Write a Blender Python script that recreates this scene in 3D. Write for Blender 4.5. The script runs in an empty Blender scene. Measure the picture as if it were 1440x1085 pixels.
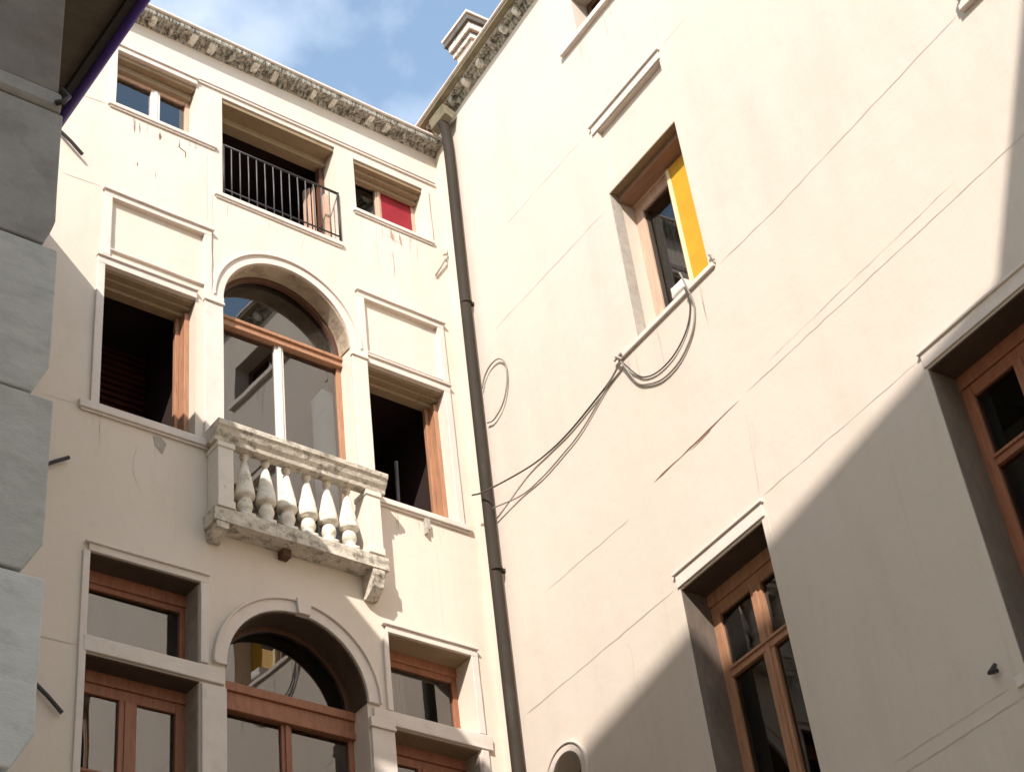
import bpy, bmesh, math, random
from mathutils import Vector, Matrix, noise
from mathutils.geometry import tessellate_polygon
random.seed(7)
SC = bpy.context.scene
COL = SC.collection
R = math.radians

# ------------------------------------------------------------ camera
F_PX, PITCH, ROLL = 2543.5, 0.67598304, -0.13720027
CAM = Vector((0, 0, 1.6))
cp, sp, cr, sr = math.cos(PITCH), math.sin(PITCH), math.cos(ROLL), math.sin(ROLL)
fwd = Vector((0, cp, sp)); r0 = Vector((1, 0, 0)); u0 = Vector((0, -sp, cp))
RT = cr * r0 + sr * u0; UP = -sr * r0 + cr * u0
cam = bpy.data.cameras.new('camera'); co = bpy.data.objects.new('camera', cam); COL.objects.link(co)
cam.sensor_fit = 'HORIZONTAL'; cam.sensor_width = 36; cam.lens = F_PX / 1440 * 36
cam.clip_start = 0.05; cam.clip_end = 3000
M3 = Matrix((RT, UP, -fwd)).transposed()
co.matrix_world = Matrix.Translation(CAM) @ M3.to_4x4()
SC.camera = co

# ------------------------------------------------------------ light
SUN_AZ, SUN_EL = R(-100), R(38)
SUN_DIR = Vector((math.cos(SUN_EL) * math.cos(SUN_AZ), math.cos(SUN_EL) * math.sin(SUN_AZ), math.sin(SUN_EL)))
w = bpy.data.worlds.new('World'); SC.world = w; w.use_nodes = True
nt = w.node_tree; nt.nodes.clear()
out = nt.nodes.new('ShaderNodeOutputWorld'); bg = nt.nodes.new('ShaderNodeBackground')
sky = nt.nodes.new('ShaderNodeTexSky'); sky.sky_type = 'NISHITA'; sky.sun_disc = False
sky.sun_elevation = SUN_EL; sky.sun_rotation = math.atan2(SUN_DIR.x, SUN_DIR.y)
sky.air_density = 1.0; sky.dust_density = 0.5; sky.ozone_density = 0.4
bg.inputs['Strength'].default_value = 0.15
tc = nt.nodes.new('ShaderNodeTexCoord'); mp = nt.nodes.new('ShaderNodeMapping')
mp.inputs['Location'].default_value = (0.31, 0.0, 0.12)
nz = nt.nodes.new('ShaderNodeTexNoise'); nz.inputs['Scale'].default_value = 5.2; nz.inputs['Detail'].default_value = 7
nz.inputs['Roughness'].default_value = 0.5
rp = nt.nodes.new('ShaderNodeValToRGB'); rp.color_ramp.elements[0].position = 0.50; rp.color_ramp.elements[1].position = 0.80; rp.color_ramp.elements[0].color = (0.05, 0.05, 0.05, 1)
rp.color_ramp.elements[1].color = (0.75, 0.75, 0.75, 1)
mx = nt.nodes.new('ShaderNodeMix'); mx.data_type = 'RGBA'
mx.inputs[7].default_value = (6.6, 6.8, 7.4, 1)
L = nt.links.new
L(tc.outputs['Generated'], mp.inputs[0]); L(mp.outputs[0], nz.inputs['Vector']); L(nz.outputs['Fac'], rp.inputs[0])
L(rp.outputs[0], mx.inputs[0]); sc_ = nt.nodes.new('ShaderNodeMix'); sc_.data_type = 'RGBA'; sc_.blend_type = 'MULTIPLY'; sc_.inputs[0].default_value = 1; sc_.inputs[7].default_value = (1.04, 1.10, 1.0, 1)
L(sky.outputs[0], sc_.inputs[6]); L(sc_.outputs[2], mx.inputs[6]); L(mx.outputs[2], bg.inputs[0]); L(bg.outputs[0], out.inputs[0])
sl = bpy.data.lights.new('sun', 'SUN'); sl.energy = 3.1; sl.angle = R(0.5); sl.color = (1.0, 0.92, 0.845)
so = bpy.data.objects.new('sun', sl); COL.objects.link(so); so.location = SUN_DIR * 60
so.rotation_euler = SUN_DIR.to_track_quat('Z', 'Y').to_euler()
vs = SC.view_settings; vs.view_transform = 'Standard'; vs.look = 'None'; vs.exposure = 1.06; vs.gamma = 1
SC.render.engine = 'CYCLES'

# ------------------------------------------------------------ frames of the two facades
# corner of the courtyard, axes: s runs along the wall away from the corner, d out of the wall, z up
CORNER = Vector((-0.57261158, 15.98975034, 0))
DA = Vector((-0.75032952, -0.661064, 0)); NA = Vector((0.661064, -0.75032952, 0))
DB = Vector((0.61382169, -0.7894447, 0)); NB = Vector((-0.7894447, -0.61382169, 0))
ROTA = math.atan2(DA.y, DA.x); ROTB = math.atan2(DB.y, DB.x)

# ------------------------------------------------------------ materials
def nodes(name):
    m = bpy.data.materials.new(name); m.use_nodes = True
    t = m.node_tree; b = t.nodes['Principled BSDF']; return m, t, b
def mat(name, col, rough=0.7, var=0.12, scale=6.0, bump=0.1, bscale=60, dark=None, dpos=(0.55, 0.75), dscale=3.0,
        stretch=(1, 1, 1), metal=0.0, spec=0.4, warp=0.0, bdist=0.01):
    m, t, b = nodes(name); N = t.nodes; K = t.links.new
    c = N.new('ShaderNodeTexCoord'); mpn = N.new('ShaderNodeMapping'); mpn.inputs['Scale'].default_value = stretch
    K(c.outputs['Object'], mpn.inputs[0])
    n1 = N.new('ShaderNodeTexNoise'); n1.inputs['Scale'].default_value = scale; n1.inputs['Detail'].default_value = 8
    n1.inputs['Roughness'].default_value = 0.65
    K(mpn.outputs[0], n1.inputs['Vector'])
    r1 = N.new('ShaderNodeMapRange'); r1.inputs[1].default_value = 0.25; r1.inputs[2].default_value = 0.75
    r1.inputs[3].default_value = 1 - var; r1.inputs[4].default_value = 1 + var
    K(n1.outputs['Fac'], r1.inputs[0])
    hs = N.new('ShaderNodeHueSaturation'); hs.inputs['Color'].default_value = (*col, 1); K(r1.outputs[0], hs.inputs['Value'])
    res = hs.outputs[0]
    if dark:
        n2 = N.new('ShaderNodeTexNoise'); n2.inputs['Scale'].default_value = dscale; n2.inputs['Detail'].default_value = 10
        n2.inputs['Roughness'].default_value = 0.7
        K(mpn.outputs[0], n2.inputs['Vector'])
        r2 = N.new('ShaderNodeMapRange'); r2.inputs[1].default_value = dpos[0]; r2.inputs[2].default_value = dpos[1]
        K(n2.outputs['Fac'], r2.inputs[0])
        mm = N.new('ShaderNodeMix'); mm.data_type = 'RGBA'; K(r2.outputs[0], mm.inputs[0]); K(res, mm.inputs[6])
        mm.inputs[7].default_value = (*dark, 1); res = mm.outputs[2]
    K(res, b.inputs['Base Color'])
    b.inputs['Roughness'].default_value = rough; b.inputs['Metallic'].default_value = metal
    b.inputs['Specular IOR Level'].default_value = spec
    if bump:
        n3 = N.new('ShaderNodeTexNoise'); n3.inputs['Scale'].default_value = bscale; n3.inputs['Detail'].default_value = 5
        K(mpn.outputs[0], n3.inputs['Vector'])
        bp = N.new('ShaderNodeBump'); bp.inputs['Strength'].default_value = bump; bp.inputs['Distance'].default_value = bdist
        K(n3.outputs['Fac'], bp.inputs['Height']); K(bp.outputs[0], b.inputs['Normal'])
    return m

def plaster(name, col, tint, dirt):
    """lime plaster: broad warm blotches, faint vertical run marks, small scuffs, fine trowel bump"""
    m, t, b = nodes(name); N = t.nodes; K = t.links.new
    c = N.new('ShaderNodeTexCoord')
    def nse(sc, det, rough, st=(1, 1, 1)):
        mpn = N.new('ShaderNodeMapping'); mpn.inputs['Scale'].default_value = st; K(c.outputs['Object'], mpn.inputs[0])
        n = N.new('ShaderNodeTexNoise'); n.inputs['Scale'].default_value = sc; n.inputs['Detail'].default_value = det
        n.inputs['Roughness'].default_value = rough; K(mpn.outputs[0], n.inputs['Vector']); return n.outputs['Fac']
    def ramp(src, a, bb, lo=0, hi=1):
        r = N.new('ShaderNodeMapRange'); r.inputs[1].default_value = a; r.inputs[2].default_value = bb
        r.inputs[3].default_value = lo; r.inputs[4].default_value = hi; K(src, r.inputs[0]); return r.outputs[0]
    def mix(f, a, bcol):
        mm = N.new('ShaderNodeMix'); mm.data_type = 'RGBA'; K(f, mm.inputs[0]); K(a, mm.inputs[6])
        mm.inputs[7].default_value = (*bcol, 1); return mm.outputs[2]
    rgb = N.new('ShaderNodeRGB'); rgb.outputs[0].default_value = (*col, 1)
    x = mix(ramp(nse(0.45, 4, 0.5), 0.4, 0.7, 0, 0.7), rgb.outputs[0], tint)
    x = mix(ramp(nse(1.6, 8, 0.65, (1, 1, 0.25)), 0.48, 0.8, 0, 0.6), x, dirt)
    x = mix(ramp(nse(9, 8, 0.7), 0.55, 0.85, 0, 0.5), x, dirt)
    x = mix(ramp(nse(2.6, 3, 0.6, (5.5, 1, 0.18)), 0.60, 0.8, 0, 0.35), x, dirt)
    K(x, b.inputs['Base Color']); b.inputs['Roughness'].default_value = 0.85; b.inputs['Specular IOR Level'].default_value = 0.25
    b1 = N.new('ShaderNodeBump'); b1.inputs['Strength'].default_value = 0.35; b1.inputs['Distance'].default_value = 0.004
    K(nse(70, 6, 0.6), b1.inputs['Height'])
    b2 = N.new('ShaderNodeBump'); b2.inputs['Strength'].default_value = 0.5; b2.inputs['Distance'].default_value = 0.02
    K(nse(2.2, 4, 0.5), b2.inputs['Height']); K(b1.outputs[0], b2.inputs['Normal']); K(b2.outputs[0], b.inputs['Normal'])
    return m

def wood(name, col, dark, rough=0.5):
    return mat(name, col, rough=rough, var=0.22, scale=4, bump=0.25, bscale=18, dark=dark, dpos=(0.5, 0.8), dscale=5,
               stretch=(6, 6, 0.7), spec=0.4, bdist=0.003)

M = {}
M['plasterA'] = plaster('cream_plaster', (0.71, 0.62, 0.53), (0.70, 0.59, 0.48), (0.54, 0.455, 0.37))
M['plasterB'] = plaster('pale_pink_plaster', (0.65, 0.565, 0.485), (0.63, 0.55, 0.455), (0.53, 0.455, 0.38))
M['trim'] = mat('pale_stone_trim', (0.70, 0.615, 0.545), rough=0.8, var=0.08, scale=5, bump=0.25, bscale=45, dark=(0.50, 0.44, 0.36), dpos=(0.55, 0.9), dscale=4)
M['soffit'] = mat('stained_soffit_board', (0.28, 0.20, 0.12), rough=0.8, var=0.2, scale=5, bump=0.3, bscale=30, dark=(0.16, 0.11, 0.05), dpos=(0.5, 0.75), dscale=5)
M['weathered'] = mat('weathered_cornice_stone', (0.50, 0.47, 0.40), rough=0.95, var=0.35, scale=14, bump=0.9, bscale=28, bdist=0.03,
                     dark=(0.09, 0.083, 0.065), dpos=(0.44, 0.60), dscale=13, stretch=(2.2, 1.3, 0.5))
M['bracket'] = mat('limewashed_bracket_stone', (0.70, 0.67, 0.58), rough=0.95, var=0.25, scale=14, bump=0.8, bscale=28, bdist=0.02,
                   dark=(0.12, 0.11, 0.08), dpos=(0.50, 0.70), dscale=13, stretch=(1.3, 1.3, 0.6))
M['balcony'] = mat('old_balcony_stone', (0.60, 0.54, 0.45), rough=0.9, var=0.25, scale=9, bump=0.8, bscale=24, bdist=0.015,
                   dark=(0.11, 0.09, 0.06), dpos=(0.50, 0.68), dscale=8)
M['pier'] = mat('balcony_pier_stone', (0.70, 0.64, 0.56), rough=0.85, var=0.1, scale=7, bump=0.4, bscale=30, dark=(0.35, 0.31, 0.25), dpos=(0.60, 0.8), dscale=7)
M['baluster'] = mat('white_baluster_stone', (0.76, 0.70, 0.60), rough=0.85, var=0.15, scale=9, bump=0.8, bscale=22, bdist=0.015,
                    dark=(0.20, 0.165, 0.12), dpos=(0.54, 0.72), dscale=6)
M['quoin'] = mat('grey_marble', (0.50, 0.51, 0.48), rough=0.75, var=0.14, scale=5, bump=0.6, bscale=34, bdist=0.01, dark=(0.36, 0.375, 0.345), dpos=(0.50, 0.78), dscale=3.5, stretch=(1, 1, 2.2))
M['darkwall'] = mat('sooty_render', (0.20, 0.185, 0.165), rough=0.9, var=0.18, scale=2.5, bump=0.3, bscale=40, dark=(0.12, 0.10, 0.08), dpos=(0.5, 0.8), dscale=1.5)  # shade under the eave put into the render colour
M['eave'] = mat('dark_eave_board', (0.115, 0.095, 0.07), rough=0.85, var=0.2, scale=3, bump=0.3, bscale=20, stretch=(1, 6, 1))
M['gutter'] = mat('violet_painted_gutter', (0.07, 0.035, 0.26), rough=0.45, var=0.12, scale=6, bump=0.05, bscale=30)  # violet stands in for lens fringing along the eave edge
M['woodR'] = wood('red_brown_wood', (0.31, 0.125, 0.065), (0.17, 0.065, 0.035))
M['woodO'] = wood('orange_brown_wood', (0.40, 0.205, 0.115), (0.22, 0.10, 0.05))
M['woodP'] = mat('faded_pinkish_wood', (0.55, 0.37, 0.27), rough=0.65, var=0.2, scale=5, bump=0.2, bscale=25, stretch=(5, 5, 0.8))
M['woodD'] = wood('dark_brown_wood', (0.10, 0.045, 0.025), (0.05, 0.02, 0.01))
M['white'] = mat('old_white_paint', (0.72, 0.68, 0.62), rough=0.6, var=0.1, scale=8, bump=0.15, bscale=40, dark=(0.45, 0.36, 0.28), dpos=(0.58, 0.8), dscale=8)
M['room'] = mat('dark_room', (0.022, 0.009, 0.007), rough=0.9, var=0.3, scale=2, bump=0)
M['louvre'] = mat('dark_red_louvre', (0.055, 0.015, 0.010), rough=0.9, spec=0.1, var=0.3, scale=5, bump=0.1, bscale=20)
M['lining'] = mat('dark_reveal_lining', (0.17, 0.135, 0.11), rough=0.85, var=0.3, scale=5, bump=0.3, bscale=25, dark=(0.09, 0.07, 0.06), dpos=(0.5, 0.75), dscale=3, stretch=(1, 1, .4))  # recess shade put into the jamb colour
M['liningsoffit'] = mat('dark_soffit_lining', (0.085, 0.055, 0.035), rough=0.85, var=0.25, scale=5, bump=0.3, bscale=25)  # shade under the window heads put into the board colour
M['chimneyshaft'] = mat('grey_chimney_render', (0.44, 0.41, 0.35), rough=0.9, var=0.2, scale=5, bump=0.5, bscale=25, dark=(0.2, 0.18, 0.15), dpos=(0.5, 0.75), dscale=4)
M['chimneycap'] = mat('sooty_chimney_stone', (0.11, 0.10, 0.085), rough=0.95, var=0.35, scale=9, bump=0.6, bscale=25)  # darker stone for the cap mouldings
M['moss'] = mat('mossy_eave_board', (0.20, 0.17, 0.11), rough=0.95, var=0.3, scale=6, bump=0.5, bscale=20, dark=(0.09, 0.10, 0.045), dpos=(0.5, 0.7), dscale=4)
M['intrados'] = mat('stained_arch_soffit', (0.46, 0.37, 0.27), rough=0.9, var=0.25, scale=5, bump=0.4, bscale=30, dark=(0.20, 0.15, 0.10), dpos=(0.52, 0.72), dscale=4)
M['quoin_top'] = mat('sooty_marble', (0.30, 0.295, 0.275), rough=0.8, var=0.16, scale=4, bump=0.5, bscale=30, bdist=0.01, dark=(0.19, 0.18, 0.165), dpos=(0.48, 0.75), dscale=2.5)  # eave shade put into the colour of the top stone
M['liningjamb'] = mat('grimy_jamb', (0.34, 0.29, 0.25), rough=0.9, var=0.2, scale=4, bump=0.3, bscale=25, dark=(0.22, 0.18, 0.15), dpos=(0.5, 0.8), dscale=3)  # darker grey-brown tone for the lower jamb linings
M['lintelwood'] = mat('brown_lintel_wood', (0.30, 0.17, 0.105), rough=0.75, var=0.2, scale=5, bump=0.2, bscale=25, stretch=(.7, 5, 5))
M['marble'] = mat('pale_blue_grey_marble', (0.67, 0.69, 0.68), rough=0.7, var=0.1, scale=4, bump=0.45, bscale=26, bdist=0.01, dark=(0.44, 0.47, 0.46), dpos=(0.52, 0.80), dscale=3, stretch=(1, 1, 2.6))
M['sidewall'] = mat('old_ochre_render', (0.60, 0.48, 0.35), rough=0.9, var=0.2, scale=1.5, bump=0.3, bscale=30)
M['yellow'] = mat('yellow_paint', (0.62, 0.325, 0.012), rough=0.6, var=0.14, scale=4, bump=0.1, bscale=30)
M['paleyellow'] = mat('pale_yellow_edge', (0.80, 0.66, 0.38), rough=0.6, var=0.08, scale=6, bump=0.1)
M['red'] = mat('red_blind', (0.26, 0.012, 0.022), rough=0.6, var=0.2, scale=3, bump=0.15, bscale=12)
M['curtain'] = mat('grey_curtain_cloth', (0.20, 0.18, 0.16), rough=0.95, var=0.3, scale=3, bump=0.2, bscale=10, stretch=(8, 8, 0.5))
M['paleblue'] = mat('pale_blue_cloth', (0.74, 0.84, 0.90), rough=0.9, var=0.1, scale=3, bump=0.1)  # stands in for a pale reflection in the balcony window
M['iron'] = mat('black_iron', (0.025, 0.022, 0.02), rough=0.55, var=0.3, scale=20, bump=0.2, bscale=80, spec=0.5)
M['rail'] = mat('grey_painted_iron', (0.12, 0.115, 0.12), rough=0.5, var=0.3, scale=12, bump=0.2, bscale=60, dark=(0.04, 0.03, 0.03), dpos=(0.5, 0.7), dscale=6)
M['pipe'] = mat('brown_grey_pipe_paint', (0.040, 0.032, 0.024), spec=0.15, rough=0.75, var=0.22, scale=4, bump=0.2, bscale=40, dark=(0.07, 0.058, 0.046), dpos=(0.55, 0.8), dscale=6, stretch=(1, 1, 0.3))
M['cable'] = mat('dark_cable', (0.085, 0.07, 0.055), rough=0.6, var=0.2, scale=5, bump=0)
M['palecable'] = mat('grey_cable', (0.27, 0.24, 0.20), rough=0.6, var=0.2, scale=5, bump=0)
M['scar'] = mat('plaster_crack', (0.20, 0.10, 0.055), rough=0.95, var=0.3, scale=8, bump=0)
M['line'] = mat('faint_plaster_joint', (0.50, 0.42, 0.35), rough=0.95, var=0.1, scale=8, bump=0)
M['patch'] = mat('grey_mortar_patch', (0.40, 0.36, 0.31), rough=0.95, var=0.2, scale=15, bump=0.5, bscale=60)
M['rust'] = mat('rusty_stain', (0.42, 0.27, 0.20), rough=0.95, var=0.3, scale=18, bump=0.2)
M['tile'] = mat('terracotta_tile', (0.36, 0.16, 0.09), rough=0.85, var=0.3, scale=3, bump=0.6, bscale=8, dark=(0.16, 0.09, 0.06), dpos=(0.5, 0.7))
M['paving'] = mat('courtyard_stone_paving', (0.50, 0.39, 0.27), rough=0.85, var=0.2, scale=1.2, bump=0.4, bscale=6)

def glass(name, ior=1.9, tint=(0.42, 0.42, 0.42)):
    m = bpy.data.materials.new(name); m.use_nodes = True; t = m.node_tree; t.nodes.clear(); N = t.nodes; K = t.links.new
    o = N.new('ShaderNodeOutputMaterial'); g = N.new('ShaderNodeBsdfGlossy'); tr = N.new('ShaderNodeBsdfTransparent')
    fr = N.new('ShaderNodeFresnel'); fr.inputs[0].default_value = ior; mxs = N.new('ShaderNodeMixShader')
    g.inputs['Roughness'].default_value = 0.012; g.inputs['Color'].default_value = (0.95, 0.95, 0.95, 1)
    tr.inputs[0].default_value = (*tint, 1)
    c = N.new('ShaderNodeTexCoord'); n = N.new('ShaderNodeTexNoise'); n.inputs['Scale'].default_value = 1.6; n.inputs['Detail'].default_value = 1
    bp = N.new('ShaderNodeBump'); bp.inputs['Strength'].default_value = 0.12; bp.inputs['Distance'].default_value = 0.01
    K(c.outputs['Object'], n.inputs['Vector']); K(n.outputs['Fac'], bp.inputs['Height']); K(bp.outputs[0], g.inputs['Normal'])
    K(fr.outputs[0], mxs.inputs[0]); K(tr.outputs[0], mxs.inputs[1]); K(g.outputs[0], mxs.inputs[2]); K(mxs.outputs[0], o.inputs[0]); return m
M['glass'] = glass('window_glass', 2.4, (0.84, 0.84, 0.84))
M['glassdim'] = glass('dusty_window_glass', 1.7, (0.6, 0.6, 0.6))

# ------------------------------------------------------------ mesh helpers (facade coordinates s, d, z)
SIGN = 1
class MB:
    """collects shapes in facade coordinates (s along, d out, z up)"""
    def __init__(self, sign=None):
        self.bm = bmesh.new(); self.g = SIGN if sign is None else sign
    def v(self, s, d, z): return self.bm.verts.new((s, d * self.g, z))
    def box(self, s0, s1, d0, d1, z0, z1):
        p = [self.v(s, d, z) for z in (z0, z1) for d in (d0, d1) for s in (s0, s1)]
        for f in ((0, 1, 3, 2), (4, 6, 7, 5), (0, 4, 5, 1), (2, 3, 7, 6), (0, 2, 6, 4), (1, 5, 7, 3)):
            self.bm.faces.new([p[i] for i in f])
        return self
    def prism(self, poly, d0, d1):
        """poly in (s, z) extruded in d"""
        a = [self.v(s, d0, z) for s, z in poly]; b = [self.v(s, d1, z) for s, z in poly]; n = len(poly)
        self.bm.faces.new(a); self.bm.faces.new(b[::-1])
        for i in range(n): self.bm.faces.new([a[i], b[i], b[(i + 1) % n], a[(i + 1) % n]])
        return self
    def sprism(self, poly, s0, s1):
        """poly in (d, z) extruded along s"""
        a = [self.v(s0, d, z) for d, z in poly]; b = [self.v(s1, d, z) for d, z in poly]; n = len(poly)
        self.bm.faces.new(a); self.bm.faces.new(b[::-1])
        for i in range(n): self.bm.faces.new([a[i], b[i], b[(i + 1) % n], a[(i + 1) % n]])
        return self
    def ring(self, inner, outer, d0, d1):
        """strip between two open polylines (s, z), extruded in d"""
        n = len(inner)
        A = [[self.v(*((p[0], d, p[1]))) for p in line] for line in (inner, outer) for d in (d0, d1)]
        i0, i1, o0, o1 = A
        for k in range(n - 1):
            for q in ((i0[k], i0[k+1], o0[k+1], o0[k]), (i1[k], o1[k], o1[k+1], i1[k+1]), (i0[k], i1[k], i1[k+1], i0[k+1]), (o0[k], o0[k+1], o1[k+1], o1[k])):
                self.bm.faces.new(q)
        for k in (0, n - 1): self.bm.faces.new((i0[k], o0[k], o1[k], i1[k]))
        return self
    def lathe(self, s, d, prof, seg=20):
        rings = []
        for r, z in prof:
            rings.append([self.v(s + r * math.cos(2 * math.pi * k / seg), d + r * math.sin(2 * math.pi * k / seg), z) for k in range(seg)])
        for a, b in zip(rings, rings[1:]):
            for k in range(seg): self.bm.faces.new((a[k], a[(k + 1) % seg], b[(k + 1) % seg], b[k]))
        self.bm.faces.new(rings[0]); self.bm.faces.new(rings[-1][::-1]); return self
    def tube(self, pts, r, seg=8):
        pts = [Vector((p[0], p[1] * self.g, p[2])) for p in pts]; rings = []
        for i, p in enumerate(pts):
            t = (pts[min(i + 1, len(pts) - 1)] - pts[max(i - 1, 0)]).normalized()
            a = t.cross(Vector((0.13, 0.9, 0.2))).normalized(); b = t.cross(a)
            rr = r[i] if isinstance(r, (list, tuple)) else r
            rings.append([self.bm.verts.new(p + rr * (math.cos(2 * math.pi * k / seg) * a + math.sin(2 * math.pi * k / seg) * b)) for k in range(seg)])
        for a, b in zip(rings, rings[1:]):
            for k in range(seg): self.bm.faces.new((a[k], a[(k + 1) % seg], b[(k + 1) % seg], b[k]))
        self.bm.faces.new(rings[0]); self.bm.faces.new(rings[-1][::-1]); return self
    def build(self, name, m, parent=None, keep=False, bevel=0.0, smooth=False, rough=0.0, label=None, cuts=0):
        bm = self.bm
        if keep:
            for f in bm.faces:
                f.normal_update()
                if f.normal.y * self.g < 0: f.normal_flip()
        else: bmesh.ops.recalc_face_normals(bm, faces=bm.faces)
        if cuts: bmesh.ops.subdivide_edges(bm, edges=bm.edges, cuts=cuts, use_grid_fill=True)
        if rough:
            for v in bm.verts:
                n = noise.noise_vector(v.co * 9.0); v.co += n * rough
        me = bpy.data.meshes.new(name); bm.to_mesh(me); bm.free()
        o = bpy.data.objects.new(name, me); COL.objects.link(o); me.materials.append(m if not isinstance(m, str) else M[m])
        if smooth:
            for p in me.polygons: p.use_smooth = True
        if bevel:
            b = o.modifiers.new('bevel', 'BEVEL'); b.width = bevel; b.segments = 2; b.limit_method = 'ANGLE'; b.angle_limit = R(40)
        if parent: o.parent = parent
        if label: o['label'] = label
        return o
def catmull(pts, n=8):
    P = [Vector(p) for p in pts]; P = [2 * P[0] - P[1]] + P + [2 * P[-1] - P[-2]]; o = []
    for i in range(1, len(P) - 2):
        a, b, c, d = P[i-1:i+3]
        for k in range(n):
            t = k / n; o.append(0.5 * ((2 * b) + (c - a) * t + (2 * a - 5 * b + 4 * c - d) * t * t + (3 * b - a - 3 * c + d) * t ** 3))
    o.append(P[-2]); return [tuple(v) for v in o]
def empty(name, loc, rot, label, cat, group=None):
    o = bpy.data.objects.new(name, None); COL.objects.link(o); o.location = loc; o.rotation_euler = (0, 0, rot)
    o['label'] = label; o['category'] = cat
    if group: o['group'] = group
    return o
def tagobj(o, loc, rot, label, cat, group=None):
    o.location = loc; o.rotation_euler = (0, 0, rot); o['label'] = label; o['category'] = cat
    if group: o['group'] = group
    return o

def rect(s0, s1, z0, z1): return [(s0, z0), (s1, z0), (s1, z1), (s0, z1)]
def arcpts(cx, cz, r, a0=0, a1=180, n=28): return [(cx + r * math.cos(R(a0 + (a1 - a0) * k / n)), cz + r * math.sin(R(a0 + (a1 - a0) * k / n))) for k in range(n + 1)]
def archpoly(s0, s1, z0, zs):
    c = (s0 + s1) / 2; r = (s1 - s0) / 2
    return [(s0, z0), (s1, z0)] + arcpts(c, zs, r)     # right side up, over, down to s0
def wall_mesh(mb, outer, holes, depth):
    polys = [[Vector((s, z, 0)) for s, z in p] for p in [outer] + [h for h, _ in holes]]
    tris = tessellate_polygon(polys); flat = [p for pl in [outer] + [h for h, _ in holes] for p in pl]
    vs_ = [mb.v(s, 0, z) for s, z in flat]
    for t in tris:
        try: mb.bm.faces.new([vs_[i] for i in t])
        except ValueError: pass
    k = len(outer)
    for h, dep in holes:
        fr = vs_[k:k + len(h)]; k += len(h); bk = [mb.v(s, -dep, z) for s, z in h]; n = len(h)
        for i in range(n):
            mb.bm.faces.new([fr[i], fr[(i + 1) % n], bk[(i + 1) % n], bk[i]])
def body(mb, s0, s1, z1, back):
    mb.box(s0, s1, -back, -0.45 - 2.9, 0, z1)          # mass of the wing behind its rooms
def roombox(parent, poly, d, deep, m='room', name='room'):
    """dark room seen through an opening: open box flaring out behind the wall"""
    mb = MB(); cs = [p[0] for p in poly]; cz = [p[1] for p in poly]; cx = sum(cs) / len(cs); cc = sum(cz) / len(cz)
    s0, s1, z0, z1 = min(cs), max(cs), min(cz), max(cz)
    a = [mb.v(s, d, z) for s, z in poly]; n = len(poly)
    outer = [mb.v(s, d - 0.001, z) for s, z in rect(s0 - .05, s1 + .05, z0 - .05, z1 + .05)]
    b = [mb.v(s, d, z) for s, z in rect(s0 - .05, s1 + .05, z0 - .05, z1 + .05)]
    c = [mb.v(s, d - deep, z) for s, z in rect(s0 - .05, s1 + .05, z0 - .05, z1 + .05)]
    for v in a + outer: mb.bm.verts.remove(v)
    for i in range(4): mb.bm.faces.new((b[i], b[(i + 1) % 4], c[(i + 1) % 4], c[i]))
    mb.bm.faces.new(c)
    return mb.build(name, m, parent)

def framed(parent, s0, s1, z0, z1, d, wood_, fw=0.07, th=0.06, mull=(), trans=(), gl='glass', glabel=None, head=0.0, label=None, room=True,
           mullwood=None, mw=0.05, name='window'):
    """a rectangular window: outer frame, mullions, transoms, glazing set in the reveal at depth d"""
    mb = MB(); zt = z1 - head
    if head: mb.box(s0, s1, -d - th, -d + 0.02, zt, z1)
    mb.box(s0, s0 + fw, -d - th, -d, z0, zt); mb.box(s1 - fw, s1, -d - th, -d, z0, zt)
    mb.box(s0 + fw, s1 - fw, -d - th, -d - .002, zt - fw, zt); mb.box(s0 + fw, s1 - fw, -d - th, -d - .002, z0, z0 + fw)
    w_ = mb.build(name, wood_, parent, bevel=0.006, label=label)
    zz = [z0 + fw] + [t for t in trans] + [zt - fw]
    for t in trans:
        m2 = MB(); m2.box(s0 + fw, s1 - fw, -d - th + .004, -d + 0.012, t - 0.045, t + 0.045); m2.box(s0 + fw, s1 - fw, -d + .012, -d + .03, t + 0.015, t + 0.045)
        m2.build('transom', wood_, w_, bevel=0.006)
    for q in mull:
        m2 = MB(); m2.box(q - mw, q + mw, -d - th + .006, -d + 0.004, z0 + fw, zt - fw); m2.box(q - mw * .4, q + mw * .4, -d + .004, -d + .016, z0 + fw, zt - fw)
        m2.build('mullion', mullwood or wood_, w_, bevel=0.005)
    if gl:
        xs = [s0 + fw] + sorted(mull) + [s1 - fw]
        for i in range(len(xs) - 1):
            for j in range(len(zz) - 1):
                m3 = MB(); j1 = random.uniform(-.004, .004)
                a = (xs[i], xs[i + 1], zz[j], zz[j + 1])
                vv = [m3.v(a[0], -d - .03 + j1, a[2]), m3.v(a[1], -d - .03 - j1, a[2]), m3.v(a[1], -d - .03 - j1, a[3]), m3.v(a[0], -d - .03 + j1, a[3])]
                m3.bm.faces.new(vv); m3.build('pane', gl, w_, keep=True)
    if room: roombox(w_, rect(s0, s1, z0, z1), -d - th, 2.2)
    return w_
def surround(parent, s0, s1, z0, z1, w=0.10, d=0.035, sides='LRT', m='trim', name='surround', top=None):
    mb = MB(); t = w if top is None else top
    if 'T' in sides: mb.box(s0 - (w if 'R' in sides else 0), s1 + (w if 'L' in sides else 0), 0.001, d, z1, z1 + t); mb.box(s0 - (w if 'R' in sides else 0) - .012, s1 + (w if 'L' in sides else 0) + .012, 0.001, d + 0.022, z1 + t, z1 + t + 0.022)
    if 'R' in sides: mb.box(s0 - w, s0, 0.001, d, z0, z1)
    if 'L' in sides: mb.box(s1, s1 + w, 0.001, d, z0, z1)
    return mb.build(name, m, parent, bevel=0.006, cuts=3, rough=.0035)
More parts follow.
